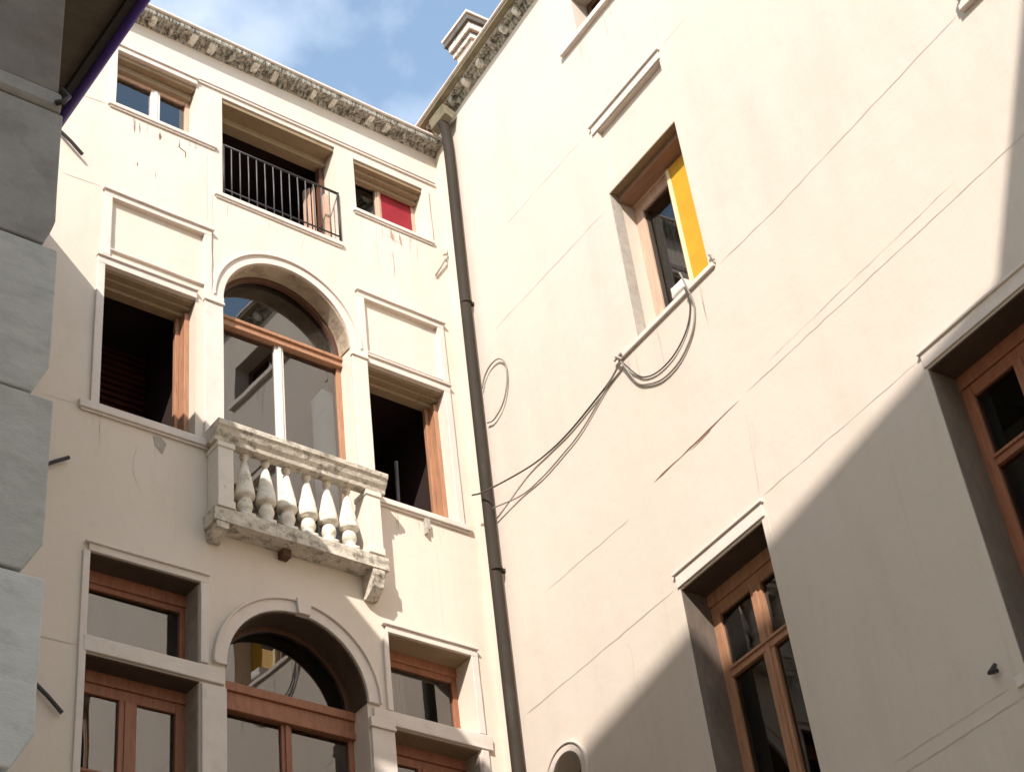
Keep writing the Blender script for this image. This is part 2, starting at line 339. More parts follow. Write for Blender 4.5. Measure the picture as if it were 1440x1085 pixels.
def sill(parent, s0, s1, z, d=0.045, h=0.07, m='trim', name='sill'):
    mb = MB(); mb.box(s0, s1, -0.15, d, z - h, z); mb.box(s0 + .02, s1 - .02, 0.001, d * .55, z - h - .025, z - h)
    return mb.build(name, m, parent, bevel=0.008, cuts=2, rough=0.004)
def strip(mb, pts, w, d=0.0025):
    """ragged thin line on the wall face through (s, z) points"""
    P = []
    for (a, b) in zip(pts, pts[1:]):
        n = max(2, int(math.hypot(b[0] - a[0], b[1] - a[1]) / 0.12))
        for k in range(n): P.append((a[0] + (b[0] - a[0]) * k / n, a[1] + (b[1] - a[1]) * k / n))
    P.append(pts[-1]); prev = None
    for i, p in enumerate(P):
        q = P[min(i + 1, len(P) - 1)]; r_ = P[max(i - 1, 0)]; t = Vector((q[0] - r_[0], q[1] - r_[1])).normalized(); n_ = Vector((-t.y, t.x))
        j = random.uniform(-.006, .006) if 0 < i < len(P) - 1 else 0; ww = w * random.uniform(.25, 1.0) * (0.15 if i in (0, len(P) - 1) else 1)
        c = Vector(p) + n_ * j
        cur = (mb.v(c.x + n_.x * ww, d, c.y + n_.y * ww), mb.v(c.x - n_.x * ww, d, c.y - n_.y * ww))
        if prev: mb.bm.faces.new((prev[0], prev[1], cur[1], cur[0]))
        prev = cur

STR = []
def strip2(mb, pts, w):
    m_ = MB(); strip(m_, pts, w); STR.append(m_)
def crack(s, z, n, dirz, w):
    P = [(s, z)]; a_ = dirz
    for k in range(n):
        a_ += random.uniform(-.5, .5); a_ = dirz + (a_ - dirz) * .7
        s += .09 * math.cos(a_); z += .09 * math.sin(a_); P.append((s, z))
    strip2(None, P, w)
def flush(name, m, parent):
    for m_ in STR: m_.build(name, m, parent)
    STR.clear()
# ============================================================ GROUND
mb = MB(1); n = 24; S = 400
g = [[mb.v(-S + 2 * S * i / n, -S + 2 * S * j / n, 0) for j in range(n + 1)] for i in range(n + 1)]
for i in range(n):
    for j in range(n): mb.bm.faces.new((g[i][j], g[i+1][j], g[i+1][j+1], g[i][j+1]))
gr = mb.build('ground', 'paving'); gr['kind'] = 'structure'

# ============================================================ CREAM FACADE WITH ARCHES (left of the corner)
SIGN = 1
A = empty('palazzo_wing', CORNER, ROTA, 'cream palazzo wing with two arched windows and a small stone balcony, left of the downpipe', 'building')
HA = []
def hole(poly, dep): HA.append((poly, dep))
hole(rect(3.39, 4.385, 16.75, 17.625), .25)
hole(rect(1.53, 3.06, 16.03, 17.625), .35)
hole(rect(.26, 1.27, 16.70, 17.575), .30)
hole(rect(3.30, 4.375, 14.58, 15.30), .035)
hole(rect(.27, 1.28, 14.50, 15.28), .035)
hole(rect(3.39, 4.42, 12.53, 14.33), .30)
hole(rect(.27, 1.29, 12.53, 14.33), .30)
hole(archpoly(1.50, 3.08, 11.62, 14.46), .34)
hole(rect(3.34, 4.43, 10.01, 10.87), .34)
hole(rect(3.34, 4.43, 7.7, 9.84), .34)
hole(rect(.29, 1.29, 10.03, 10.90), .34)
hole(rect(.29, 1.29, 7.7, 9.86), .34)
hole(archpoly(1.57, 3.08, 7.5, 10.06), .40)
hole(rect(3.34, 4.43, 3.9, 6.3), .30)
hole(archpoly(1.57, 3.08, 3.4, 6.1), .40)
mb = MB(); wall_mesh(mb, rect(-0.4, 7.5, 0, 18.36), HA, .3)
mb.build('wall', 'plasterA', A)
# back panels of the two blind recesses
for nm, p, dd, mm in (('blind_panel', (3.28, 4.395, 14.56, 15.32), .030, 'plasterA'), ('blind_panel', (.25, 1.30, 14.48, 15.30), .030, 'plasterA')):
    mb = MB(); mb.box(p[0], p[1], -dd - .05, -dd, p[2], p[3]); mb.build(nm, mm, A)
mb = MB(); body(mb, 0, 7.5, 18.3, 9); mb.box(-.4, 7.5, -3.3, -.45, 18.1, 18.3); mb.build('rear_mass', 'plasterA', A)
mb = MB(); mb.sprism([(0.15, 18.40), (-5, 20.2), (-9.2, 18.3), (-5, 20.0)], -1.2, 7.6); mb.build('roof', 'tile', A)

# --- cornice
mb = MB()
mb.sprism([(0.0, 18.245), (0.02, 18.25), (0.03, 18.27), (0.045, 18.28), (0.05, 18.305), (0.0, 18.305)], 0.0, 4.95)
mb.sprism([(0.0, 18.305), (0.185, 18.30), (0.195, 18.32), (0.20, 18.36), (0.0, 18.37)], 0.0, 4.95)
cor = mb.build('cornice', 'weathered', A, cuts=5, rough=0.011)
mb = MB(); mb.sprism([(0.0, 18.372), (0.205, 18.362), (0.225, 18.37), (0.225, 18.395), (0.0, 18.43)], 0.0, 4.95)
mb.build('cornice_capping', 'trim', A, cuts=4, rough=0.006)
s = 0.50; k = 0
while s < 4.9:
    mb = MB(); wd = random.uniform(.055, .085)
    mb.sprism([(0.035, 18.25), (0.09, 18.25), (0.15, 18.275), (0.165, 18.31), (0.035, 18.312)], s, s + wd)
    mb.build('bracket', 'bracket' if k % 3 else 'weathered', cor, cuts=2, rough=0.012); s += random.uniform(.25, .30); k += 1

# --- string mouldings
mb = MB(); mb.box(0.06, 4.50, 0.001, .022, 17.70, 17.735); mb.box(0.06, 4.50, .001, .035, 17.735, 17.75); mb.build('string_course', 'trim', A, bevel=.004)
# --- attic windows
w1 = framed(A, 3.39, 4.385, 16.75, 17.625, .16, 'woodP', fw=.055, mull=(3.82,), mw=.055, head=.14, mullwood='white', gl='glass', label='small attic window with two panes reflecting blue sky')
surround(w1, 3.39, 4.385, 16.75, 17.625, w=.085, d=.03, sides='LT', top=.075)
sill(w1, 3.14, 4.47, 16.75, d=.035, h=.05)
mb = MB(); mb.box(3.40, 4.375, -.158, -.02, 17.56, 17.62); mb.box(3.40, 4.375, -.158, -.10, 17.47, 17.558); mb.build('lintel', 'soffit', w1, bevel=.004)

w2 = roombox(A, rect(1.53, 3.06, 16.03, 17.625), -.35, 2.6, name='dark_opening')
sill(w2, 1.50, 3.17, 16.03, d=.035, h=.055)
mb = MB(); mb.box(1.54, 3.05, -.345, -.20, 17.46, 17.62); mb.box(1.54, 3.05, -.20, -.02, 17.56, 17.62); mb.build('lintel', 'soffit', w2, bevel=.005)
for q0 in (1.535, 2.99):
    mb = MB(); mb.box(q0, q0 + .065, -.34, -.25, 16.03, 17.46); mb.build('frame', 'woodD', w2, bevel=.004)
mb = MB()
for k in range(3): mb.box(1.62 + .03 * k, 1.64 + .03 * k, -.38 - .05 * k, -.34 - .05 * k, 16.06, 17.2)
mb.box(1.54, 1.60, -.22, -.17, 16.03, 16.95); mb.build('shutter', 'woodP', w2)
rl = MB(); rl.tube([(3.04, .01, 16.82), (1.54, .01, 16.82)], .016, 6); rl.tube([(3.04, .01, 16.12), (1.54, .01, 16.12)], .010, 6)
rl.tube([(1.535, .012, 16.03), (1.535, .012, 16.83)], .017, 6); rl.tube([(3.05, .012, 16.03), (3.05, .012, 16.83)], .013, 6)
rail = rl.build('railing', 'iron', A, smooth=True)
for k in range(13):
    x = 2.95 - k * .108; b = MB(); b.tube([(x, .01, 16.04), (x + random.uniform(-.006, .006), .012, 16.5), (x, .01, 16.815)], .0075, 6)
    b.build('bar', 'rail', rail, smooth=True)

w3 = framed(A, .26, 1.27, 16.70, 17.575, .20, 'woodP', fw=.05, mull=(.80,), mw=.04, head=.10, mullwood='woodP', gl='glassdim', label='small attic window with a red blind in its right half')
surround(w3, .26, 1.27, 16.70, 17.575, w=.075, d=.03, sides='R', top=.06)
sill(w3, .17, 1.33, 16.70, d=.035, h=.05)
mb = MB(); mb.box(.27, 1.26, -.195, -.02, 17.515, 17.57); mb.box(.27, 1.26, -.195, -.08, 17.46, 17.513); mb.box(.27, 1.26, -.195, -.14, 17.40, 17.458); mb.build('lintel', 'soffit', w3, bevel=.004)
mb = MB(); mb.box(.315, .76, -.226, -.205, 16.76, 17.44); mb.build('blind', 'red', w3, bevel=.003)

# --- raised frames of the blind panels, over the middle windows
for s0, s1, z0, z1 in ((3.30, 4.375, 14.58, 15.30), (.27, 1.28, 14.50, 15.28)):
    mb = MB(); mb.box(s0 - .085, s1 + .085, .001, .03, z1, z1 + .075); mb.box(s0 - .11, s1 + .11, .001, .055, z1 + .075, z1 + .10)
    mb.box(s0 - .085, s0, .001, .03, 14.47, z1); mb.box(s1, s1 + .085, .001, .03, 14.47, z1)
    mb.box(s0, s1, .001, .03, z0 - .02, z0)
    mb.build('panel_frame', 'trim', A, bevel=.006, cuts=4, rough=.004)

# --- middle storey side windows: open, dark inside
def open_window(s0, s1, z0, z1, label, side_wood):
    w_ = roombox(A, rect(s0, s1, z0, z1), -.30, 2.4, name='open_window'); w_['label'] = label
    mb = MB(); mb.box(s0 + .002, s0 + .055, -.295, -.13, z0, z1 - .10); mb.box(s0 + .055, s0 + .10, -.295, -.24, z0, z1 - .10); mb.build('jamb_frame', side_wood, w_, bevel=.006)
    mb = MB(); mb.box(s1 - .04, s1 - .002, -.295, -.22, z0, z1 - .10); mb.build('jamb_frame', 'woodD', w_, bevel=.004)
    mb = MB(); mb.box(s0 + .002, s1 - .002, -.295, -.03, z1 - .035, z1 - .002); mb.box(s0 + .002, s1 - .002, -.295, -.10, z1 - .07, z1 - .037); mb.box(s0 + .002, s1 - .002, -.295, -.18, z1 - .115, z1 - .072); mb.build('lintel', 'soffit', w_, bevel=.004)
    return w_
w4 = open_window(3.39, 4.42, 12.53, 14.33, 'open window with dark reddish louvres inside and a wooden right jamb', 'woodO')
surround(w4, 3.39, 4.42, 12.53, 14.33, w=.085, d=.03, sides='LT', top=.09)
sill(w4, 3.17, 4.62, 12.53, d=.045, h=.09)
mb = MB()
for k in range(26):
    z = 12.55 + k * .085; mb.box(3.36, 4.45, -1.22, -1.15, z, z + .05)
mb.build('louvre', 'louvre', w4)
w5 = open_window(.27, 1.29, 12.53, 14.33, 'open dark window right of the arched door, orange wood lit along its jamb', 'woodO')
surround(w5, .27, 1.29, 12.53, 14.33, w=.085, d=.03, sides='RT', top=.09)
sill(w5, .10, 1.33, 12.53, d=.045, h=.07)
mb = MB(); mb.tube([(.62, -.55, 12.5), (.60, -.55, 13.6)], .022, 8); mb.build('post', 'rail', w5, smooth=True)
mb = MB(); mb.box(.66, .72, .001, .05, 12.30, 12.43); mb.box(.69, .72, .001, .05, 12.24, 12.30); mb.build('hinge_block', 'patch', A, bevel=.006)

# --- pilasters and archivolts
def pil(s0, s1, z0, z1, cap=True):
    mb = MB(); mb.box(s0, s1, .001, .035, z0, z1); o = mb.build('pilaster', 'trim', A, bevel=.008, cuts=4, rough=.004)
    if cap:
        c = MB(); c.box(s0 - .012, s1 + .012, .001, .055, z1, z1 + .03); c.box(s0 - .006, s1 + .006, .001, .045, z1 + .03, z1 + .11); c.build('capital', 'trim', o, bevel=.006)
pil(3.085, 3.30, 12.55, 14.35); pil(1.30, 1.495, 12.55, 14.35)
pil(3.085, 3.33, 7.5, 9.82, False); pil(1.30, 1.56, 7.5, 9.80)
def archivolt(c, zs, ri, ro, rim, d=.035):
    mb = MB(); mb.ring(arcpts(c, zs, ri, 0, 180, 40), arcpts(c, zs, ro, 0, 180, 40), .001, d)
    mb.ring(arcpts(c, zs, ro, 0, 180, 40), arcpts(c, zs, ro + rim, 0, 180, 40), .001, d + .025)
    return mb.build('archivolt', 'trim', A, bevel=.005)
archivolt(2.29, 14.46, .79, .895, .025)
archivolt(2.325, 10.06, .755, .875, .02)
mb = MB(); mb.prism([(2.20, 10.80), (2.33, 10.80), (2.345, 10.97), (2.18, 10.97)], .001, .075); mb.build('keystone', 'trim', A, bevel=.006)
# horizontal stone bars of the lower storey
for s0, s1, z0, z1 in ((3.10, 4.46, 9.85, 10.005), (.14, 1.52, 9.865, 10.02)):
    mb = MB(); mb.box(s0, s1, -.33, .038, z0, z1); mb.build('stone_transom', 'trim', A, bevel=.008, cuts=4, rough=.005)

# --- arched windows
def arched(s0, s1, z0, zs, d, wood_, tz, th_, mull, gl, mullw, label, fw=.06, ringwood='woodD'):
    c = (s0 + s1) / 2; r = (s1 - s0) / 2; mb = MB()
    mb.ring(arcpts(c, zs, r - fw, 0, 180, 36), arcpts(c, zs, r, 0, 180, 36), -d - .06, -d)
    w_ = mb.build('arched_window', ringwood, A, bevel=.005, label=label)
    for q0 in (s0, s1 - fw):
        mb = MB(); mb.box(q0, q0 + fw, -d - .06, -d, z0, zs); mb.build('stile', wood_, w_, bevel=.005)
    m2 = MB(); m2.box(s0, s1, -d - .05, -d + .03, tz - th_, tz + th_); m2.box(s0, s1, -d + .03, -d + .055, tz + th_ * .35, tz + th_); m2.box(s0, s1, -d + .03, -d + .045, tz - th_, tz - th_ * .5); m2.build('transom', wood_, w_, bevel=.006)
    m2 = MB(); m2.box(mull - .055, mull + .055, -d - .055, -d - .002, z0, tz - th_); m2.box(mull - .02, mull + .02, -d - .002, -d + .016, z0, tz - th_); m2.build('mullion', mullw, w_, bevel=.006)
    for a, b in ((s0 + fw, mull), (mull, s1 - fw)):
        m3 = MB(); f = [m3.v(a, -d - .03, z0), m3.v(b, -d - .03, z0), m3.v(b, -d - .03, tz), m3.v(a, -d - .03, tz)]; m3.bm.faces.new(f); m3.build('pane', gl, w_, keep=True)
    m3 = MB(); pts = [(s1 - .03, tz)] + arcpts(c, zs, r - .03, 0, 180, 30) + [(s0 + .03, tz)] if tz < zs else arcpts(c, zs, r - .03, 0, 180, 30)
    m3.bm.faces.new([m3.v(p[0], -d - .025 - (.045 if zs > 12 else 0) * (p[1] - tz) / (zs + r - tz), p[1]) for p in pts]); m3.build('fanlight_pane', gl, w_, keep=True)
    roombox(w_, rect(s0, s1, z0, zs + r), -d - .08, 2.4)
    return w_
for c_, zs_, r_, dd_ in ((2.29, 14.46, .79, .20), (2.325, 10.06, .755, .26)):
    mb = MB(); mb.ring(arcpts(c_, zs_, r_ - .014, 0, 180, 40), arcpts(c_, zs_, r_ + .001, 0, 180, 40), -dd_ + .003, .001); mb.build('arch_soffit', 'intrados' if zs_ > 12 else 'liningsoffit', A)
a1 = arched(1.50, 3.08, 11.62, 14.46, .20, 'woodO', 14.37, .065, 2.28, 'glass', 'white', 'round-arched balcony window with orange-brown transom and pale mullion')
a2 = arched(1.57, 3.08, 7.5, 10.06, .26, 'woodR', 9.92, .14, 2.30, 'glass', 'woodR', 'round-arched window with heavy red-brown transom, below the balcony')
mb = MB(); mb.ring([(1.565, 11.7), (1.565, 13.9), (1.565, 14.0)], [(1.84, 11.7), (1.84, 13.80), (1.70, 14.02)], -.30, -.285); mb.build('curtain', 'paleblue', a1)  # not a curtain, panel added in place of a pale arched reflection in the right pane

# --- lower storey side windows
framed(A, 3.34, 4.43, 10.01, 10.87, .26, 'woodR', fw=.055, head=.13, label='wide transom window under a red-brown lintel, bottom left of the facade')
framed(A, 3.34, 4.43, 7.7, 9.84, .24, 'woodR', fw=.10, head=.12, mull=(3.90,), mw=.085, trans=(8.85,), label='red-brown two-light window below the left stone transom')
w8 = framed(A, .29, 1.29, 10.03, 10.90, .26, 'woodR', fw=.06, head=.11, label='small window with drawn grey curtain, right of the lower arch')
mb = MB()
for k in range(14): mb.tube([(1.24 - k * .028, -.36 - .02 * (k % 2), 10.03), (1.24 - k * .028, -.36 - .02 * (k % 2), 10.9)], .018, 6)
mb.build('curtain', 'curtain', w8, smooth=True)
framed(A, .29, 1.29, 7.7, 9.86, .24, 'woodR', fw=.09, head=.12, mull=(.80,), mw=.07, trans=(8.85,), label='red-brown window below the right stone transom')
for s0, s1, z1 in ((3.34, 4.43, 10.87), (3.34, 4.43, 9.84), (.29, 1.29, 10.90), (.29, 1.29, 9.86)):
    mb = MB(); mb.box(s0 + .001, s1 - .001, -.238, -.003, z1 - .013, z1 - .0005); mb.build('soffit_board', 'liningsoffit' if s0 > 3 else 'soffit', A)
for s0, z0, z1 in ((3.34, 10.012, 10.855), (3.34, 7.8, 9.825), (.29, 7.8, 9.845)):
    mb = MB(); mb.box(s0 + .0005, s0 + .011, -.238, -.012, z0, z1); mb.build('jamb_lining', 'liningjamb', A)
for s0, s1, z0, z1, sd in ((3.34, 4.43, 7.7, 10.87, 1), (.29, 1.29, 7.7, 10.90, 0)):
    s6 = MB()
    s6.box(s0 - .08, s1 + .02, .001, .03, z1, z1 + .075); s6.box(s0 - .09, s1 + .06, .001, .052, z1 + .075, z1 + .095)
    s6.box(s0 - .08, s0, .001, .03, 10.03, z1)
    if not sd: s6.box(s1, s1 + .06, .001, .03, 10.03, z1)
    s6.build('surround', 'trim', A, bevel=.006, cuts=3, rough=.003)
mb = MB(); mb.box(.20, .285, .001, .03, 7.7, 9.855); mb.build('surround', 'trim', A, bevel=.006)
mb = MB(); mb.box(4.435, 4.50, .001, .028, 7.7, 10.868); mb.build('surround', 'trim', A, bevel=.006, cuts=4, rough=.003)
# ground-level openings, below the picture
framed(A, 3.34, 4.43, 3.9, 6.3, .22, 'woodR', fw=.08, mull=(3.88,), trans=(5.6,))
arched(1.57, 3.08, 3.4, 6.1, .26, 'woodR', 6.0, .08, 2.30, 'glass', 'woodR', 'ground-floor arched door')

# --- balcony
bal = MB(); bal.box(1.35, 3.30, .001, .22, 11.47, 11.62); bal.box(1.38, 3.28, .001, .205, 11.618, 11.640)
balc = bal.build('balcony', 'balcony', A, bevel=.010, cuts=3, rough=.010, label='small weathered stone balcony with six balusters')
hr = MB()
hr.sprism([(.12, 12.40), (.225, 12.40), (.235, 12.44), (.265, 12.48), (.285, 12.53), (.305, 12.55), (.31, 12.60), (.29, 12.62), (.12, 12.62)], 1.34, 3.30)
for s0, s1 in ((1.34, 1.50), (3.14, 3.30)): hr.box(s0, s1, .001, .12, 12.44, 12.615)
hr.build('handrail', 'balcony', balc, bevel=.005, cuts=2, rough=.006)
for s0, s1 in ((1.40, 1.565), (3.09, 3.26)):
    p = MB(); p.box(s0, s1, .001, .215, 11.635, 12.40); p.box(s0 - .012, s1 + .012, .001, .23, 12.34, 12.398); p.box(s0 - .01, s1 + .01, .001, .228, 11.636, 11.72); p.build('pier', 'pier', balc, bevel=.006)
prof = [(.066, 11.65), (.066, 11.70), (.052, 11.71), (.066, 11.745), (.078, 11.79), (.072, 11.83), (.056, 11.865), (.060, 11.88), (.096, 11.895), (.102, 11.91), (.100, 11.94), (.088, 12.02), (.074, 12.10), (.058, 12.18), (.042, 12.26), (.028, 12.32), (.020, 12.345), (.040, 12.36), (.048, 12.40)]
for k in range(6):
    x = 2.915 - k * .235; b = MB(); b.box(x - .072, x + .072, .04, .184, 11.635, 11.69); b.lathe(x, .112, prof, 28)
    b.build('baluster', 'baluster', balc, rough=.0035, smooth=True)
for s0, s1, bz in ((1.40, 1.54, 11.20), (3.14, 3.27, 11.34)):
    b = MB(); b.sprism([(.001, bz), (.06, bz - .01), (.13, bz + .04), (.17, bz + .08), (.21, 11.40), (.21, 11.469), (.001, 11.469)], s0, s1); b.build('bracket', 'balcony', balc, bevel=.008, cuts=2, rough=.007)
b = MB(); b.box(2.40, 2.50, .001, .10, 11.38, 11.469); b.build('bracket', 'woodD', balc, bevel=.01)

# --- iron anchors, stains and faint joints on the plaster
for a, b in (((5.02, 15.97), (4.745, 15.72)), ((4.95, 11.61), (4.70, 11.785)), ((4.90, 9.44), (4.63, 9.19))):
    mb = MB(); mb.tube([(a[0], .03, a[1]), ((a[0] + b[0]) / 2, .05, (a[1] + b[1]) / 2), (b[0], .05, b[1])], .020, 6); mb.build('iron_anchor', 'iron', A)
mb = MB()
strip2(mb, [(4.46, 16.70), (4.95, 16.66)], .006); strip2(mb, [(4.46, 15.42), (4.95, 15.40)], .006)
strip2(mb, [(4.62, 12.47), (5.0, 12.46)], .006); strip2(mb, [(4.46, 9.90), (5.0, 9.88)], .006)
strip2(mb, [(3.19, 16.0), (3.19, 15.0)], .004); strip2(mb, [(3.25, 16.62), (3.26, 15.45)], .003)
strip2(mb, [(1.02, 16.60), (1.02, 15.7)], .004)
flush('plaster_joint', 'line', A)
mb = MB(); strip2(mb, [(.80, 16.25), (.80, 16.12), (.80, 15.8)], .008); strip2(mb, [(4.1, 16.0), (4.1, 15.93)], .008); strip2(mb, [(3.88, 15.98), (3.88, 15.85)], .008)
strip2(mb, [(4.14, 16.63), (4.14, 16.42)], .012); strip2(mb, [(4.09, 16.62), (4.08, 16.45)], .008); strip2(mb, [(3.60, 16.62), (3.60, 16.50), (3.52, 16.46), (3.53, 16.36)], .009); strip2(mb, [(3.84, 16.60), (3.84, 16.48)], .04)
strip2(mb, [(.03, 16.62), (-.03, 16.50)], .01); strip2(mb, [(.9, 16.50), (.62, 16.42)], .006)
flush('drip_stain', 'scar', A)
for s0, s1, z in ((3.2, 4.4, 16.68), (1.6, 3.1, 15.96), (.3, 1.2, 16.63), (3.3, 4.5, 12.40), (.25, 1.2, 12.43)):
    for k in range(5):
        x = random.uniform(s0, s1); l = random.uniform(.08, .45); strip2(mb, [(x, z), (x + random.uniform(-.01, .01), z - l)], random.uniform(.004, .014))
flush('drip_stain', 'line', A)
for c_ in ((4.0, 12.2, 6, -1.4), (2.0, 15.95, 5, -1.2)): crack(*c_, .0025)
flush('hairline_crack', 'line', A)
mb = MB(); mb.prism([(3.76, 12.40), (3.84, 12.38), (3.82, 12.28), (3.74, 12.20), (3.72, 12.27), (3.70, 12.33)], -.01, .006); mb.build('mortar_patch', 'patch', A)
mb = MB(); strip2(mb, [(.80, 16.61), (.78, 16.42)], .03); strip2(mb, [(.68, 16.60), (.66, 16.40)], .03); flush('rust_stain', 'rust', A)

# ============================================================ PALE PINK FACADE (right of the corner)
SIGN = -1
B = empty('courtyard_house', CORNER, ROTB, 'tall pale pink wall with few windows and a yellow shutter, right of the downpipe', 'building')
HB = [(rect(3.02, 4.165, 12.88, 14.89), .45), (rect(3.03, 4.16, 15.02, 15.82), .06),
      (rect(2.93, 4.08, 7.45, 10.03), .45), (rect(6.16, 7.32, 7.45, 10.12), .45),
      (rect(3.02, 4.16, 17.42, 18.06), .40), (rect(7.75, 8.9, 12.92, 14.9), .45), (arcpts(.98, 9.16, .235, 0, 360, 32)[:-1], .35),
      (rect(2.93, 4.08, 3.6, 5.9), .4), (rect(6.16, 7.32, 3.6, 5.9), .4), (rect(9.3, 10.4, 7.45, 10.1), .45)]
mb = MB(); wall_mesh(mb, [(-.3, 0), (14, 0), (14, 18.92), (3.2, 18.92), (-.3, 18.64)], HB, .4); mb.build('wall', 'plasterB', B)
mb = MB(); body(mb, 0, 14, 18.5, 9); mb.box(-.3, 14, -3.3, -.5, 18.3, 18.5); mb.box(13.9, 13.99, -3.3, -.1, 0, 18.3); mb.build('rear_mass', 'plasterB', B)
mb = MB(); mb.box(3.01, 4.18, -.11, -.06, 15.0, 15.84); mb.build('blind_panel', 'plasterB', B)
# cornice: the eave rises slightly away from the corner
def rise(o):
    for v in o.data.vertices: v.co.z += .085 * min(max(v.co.x, 0), 3.2)
    return o
mb = MB(); m2 = MB(); m3 = MB()
for a_, b_ in ((0, 3.2), (3.2, 14)):
    mb.sprism([(0, 18.53), (.02, 18.54), (.03, 18.57), (.05, 18.585), (.05, 18.63), (0, 18.63)], a_, b_)
    mb.sprism([(0, 18.63), (.15, 18.625), (.155, 18.66), (0, 18.665)], a_, b_)
    m2.sprism([(.10, 18.668), (.16, 18.645), (.225, 18.66), (.23, 18.70), (.10, 18.70)], a_, b_)
    m3.sprism([(0, 18.702), (.235, 18.702), (.255, 18.71), (.255, 18.73), (0, 18.76)], a_, b_)
cor = rise(mb.build('cornice', 'weathered', B, cuts=5, rough=.011))
m4 = MB()
for a_, b_ in ((-.9, 0), (0, 3.2), (3.2, 14.1)): m4.sprism([(0.14, 18.745), (-5, 20.4), (-9.2, 18.6), (-5, 20.2)], a_, b_)
rise(m4.build('roof', 'tile', B))
rise(m2.build('eave_board', 'moss', B, cuts=3, rough=.005)); rise(m3.build('cornice_capping', 'trim', B, cuts=3, rough=.005))
s = .6; k = 0
while s < 7:
    mb = MB(); wd = random.uniform(.06, .09)
    mb.sprism([(.035, 18.545), (.08, 18.545), (.125, 18.58), (.14, 18.634), (.035, 18.634)], s, s + wd); rise(mb.build('bracket', 'bracket' if k % 3 else 'weathered', cor, cuts=2, rough=.012)); s += random.uniform(.26, .33); k += 1

# upper window with the yellow shutter
d = .30
ub = framed(B, 3.02, 4.165, 12.88, 14.89, d, 'woodP', fw=.13, th=.07, mull=(3.62,), mw=.035, head=.10, gl='glassdim', label='tall window with bright yellow shutter over its right half')
mb = MB(); mb.box(3.69, 4.16, -.285, -.255, 12.90, 14.76); mb.build('shutter', 'yellow', ub, bevel=.004, label='bright yellow shutter leaf')
mb = MB(); mb.box(3.0205, 3.031, -.13, -.004, 12.89, 14.87); mb.build('jamb_lining', 'patch', ub)
mb = MB(); mb.box(3.64, 3.69, -.29, -.245, 12.90, 14.76); mb.build('shutter_stile', 'paleyellow', ub, bevel=.004)
mb = MB(); mb.box(3.03, 4.155, -.29, -.10, 14.80, 14.885); mb.build('lintel', 'lintelwood', ub, bevel=.004)
mb = MB()
for k in range(12): mb.tube([(3.18 + k * .038, -.44 - .02 * (k % 2), 12.9), (3.18 + k * .038, -.44 - .02 * (k % 2), 14.5)], .02, 6)
mb.build('curtain', 'curtain', ub, smooth=True)
mb = MB(); mb.box(3.42, 3.80, -.2, -.02, 12.885, 12.93); mb.box(3.60, 3.80, -.2, .01, 12.93, 13.05); mb.build('folded_cloth', 'white', ub, bevel=.015, cuts=2, rough=.01)
mb = MB(); mb.box(2.74, 4.25, .001, .032, 12.82, 12.875); mb.box(3.03, 4.155, -.22, .001, 12.80, 12.879); mb.build('sill', 'trim', ub, bevel=.005)
mb = MB(); mb.box(3.025, 4.16, -.10, .001, 14.872, 14.888); mb.build('soffit_board', 'soffit', ub)
mb = MB(); mb.box(2.93, 4.20, .001, .045, 15.94, 15.965); mb.box(2.95, 4.18, .001, .02, 15.83, 15.938); mb.build('panel_frame', 'trim', B, bevel=.004)
# attic window
at = framed(B, 3.02, 4.16, 17.42, 18.06, .22, 'woodD', fw=.08, mull=(3.6,), gl='glassdim', label='attic window cut by the top edge of the picture')
mb = MB(); mb.box(2.72, 4.25, -.2, .06, 17.34, 17.42); mb.build('sill', 'trim', at, bevel=.006)
# lower windows
def lower(s0, s1, zt, label):
    w_ = framed(B, s0, s1, 7.45, zt, .30, 'woodO' if s0 < 5 else 'woodR', fw=.11, th=.08, mull=(s0 + .60,), mw=.07, trans=(9.2 if s0 < 5 else 9.25,), head=.13, gl='glassdim', label=label)
    mb = MB(); mb.box(s0 - .02, s1 + .05, .001, .02, zt + .02, zt + .15); mb.box(s0 - .04, s1 + .07, .001, .04, zt + .15, zt + .175); mb.build('lintel_moulding', 'trim', w_, bevel=.005)
    mb = MB(); mb.box(s0 + .0005, s0 + .012, -.299, -.004, 7.46, zt - .013); mb.build('jamb_lining', 'lining', w_)  # added board, dark tone stands in for shade in the recess
    mb = MB(); mb.box(s0 + .0005, s1 - .001, -.299, -.004, zt - .012, zt - .0005); mb.build('soffit_lining', 'liningsoffit', w_)
    mb = MB(); mb.box(s0 - .075, s0, .001, .005, 7.45, zt + .018); mb.box(s1, s1 + .075, .001, .005, 7.45, zt + .018); mb.build('surround', 'plasterB', w_, bevel=.002)
    mb = MB(); mb.box(s0 - .10, s1 + .10, .001, .022, 7.36, 7.44); mb.box(s0 + .01, s1 - .01, -.29, .001, 7.34, 7.449); mb.build('sill', 'trim', w_, bevel=.005)
    return w_
lw1 = lower(2.93, 4.08, 10.03, 'tall orange-brown window half in shade, bottom centre-right')
lw2 = lower(6.16, 7.32, 10.12, 'large dark red-brown window cut by the right edge of the picture')
lw3 = lower(9.3, 10.4, 10.1, 'window outside the picture to the right')
for s0 in (2.93, 6.16): framed(B, s0, s0 + 1.15, 3.6, 5.9, .25, 'woodO', fw=.08, mull=(s0 + .57,), trans=(5.2,), gl='glassdim')
uw = framed(B, 7.75, 8.9, 12.92, 14.9, .25, 'woodO', fw=.08, mull=(8.32,), gl='glassdim')
mb = MB(); mb.box(7.60, 9.05, -.2, .06, 12.84, 12.92); mb.box(7.62, 7.66, .001, .10, 12.93, 13.05); mb.build('sill', 'trim', uw, bevel=.006)
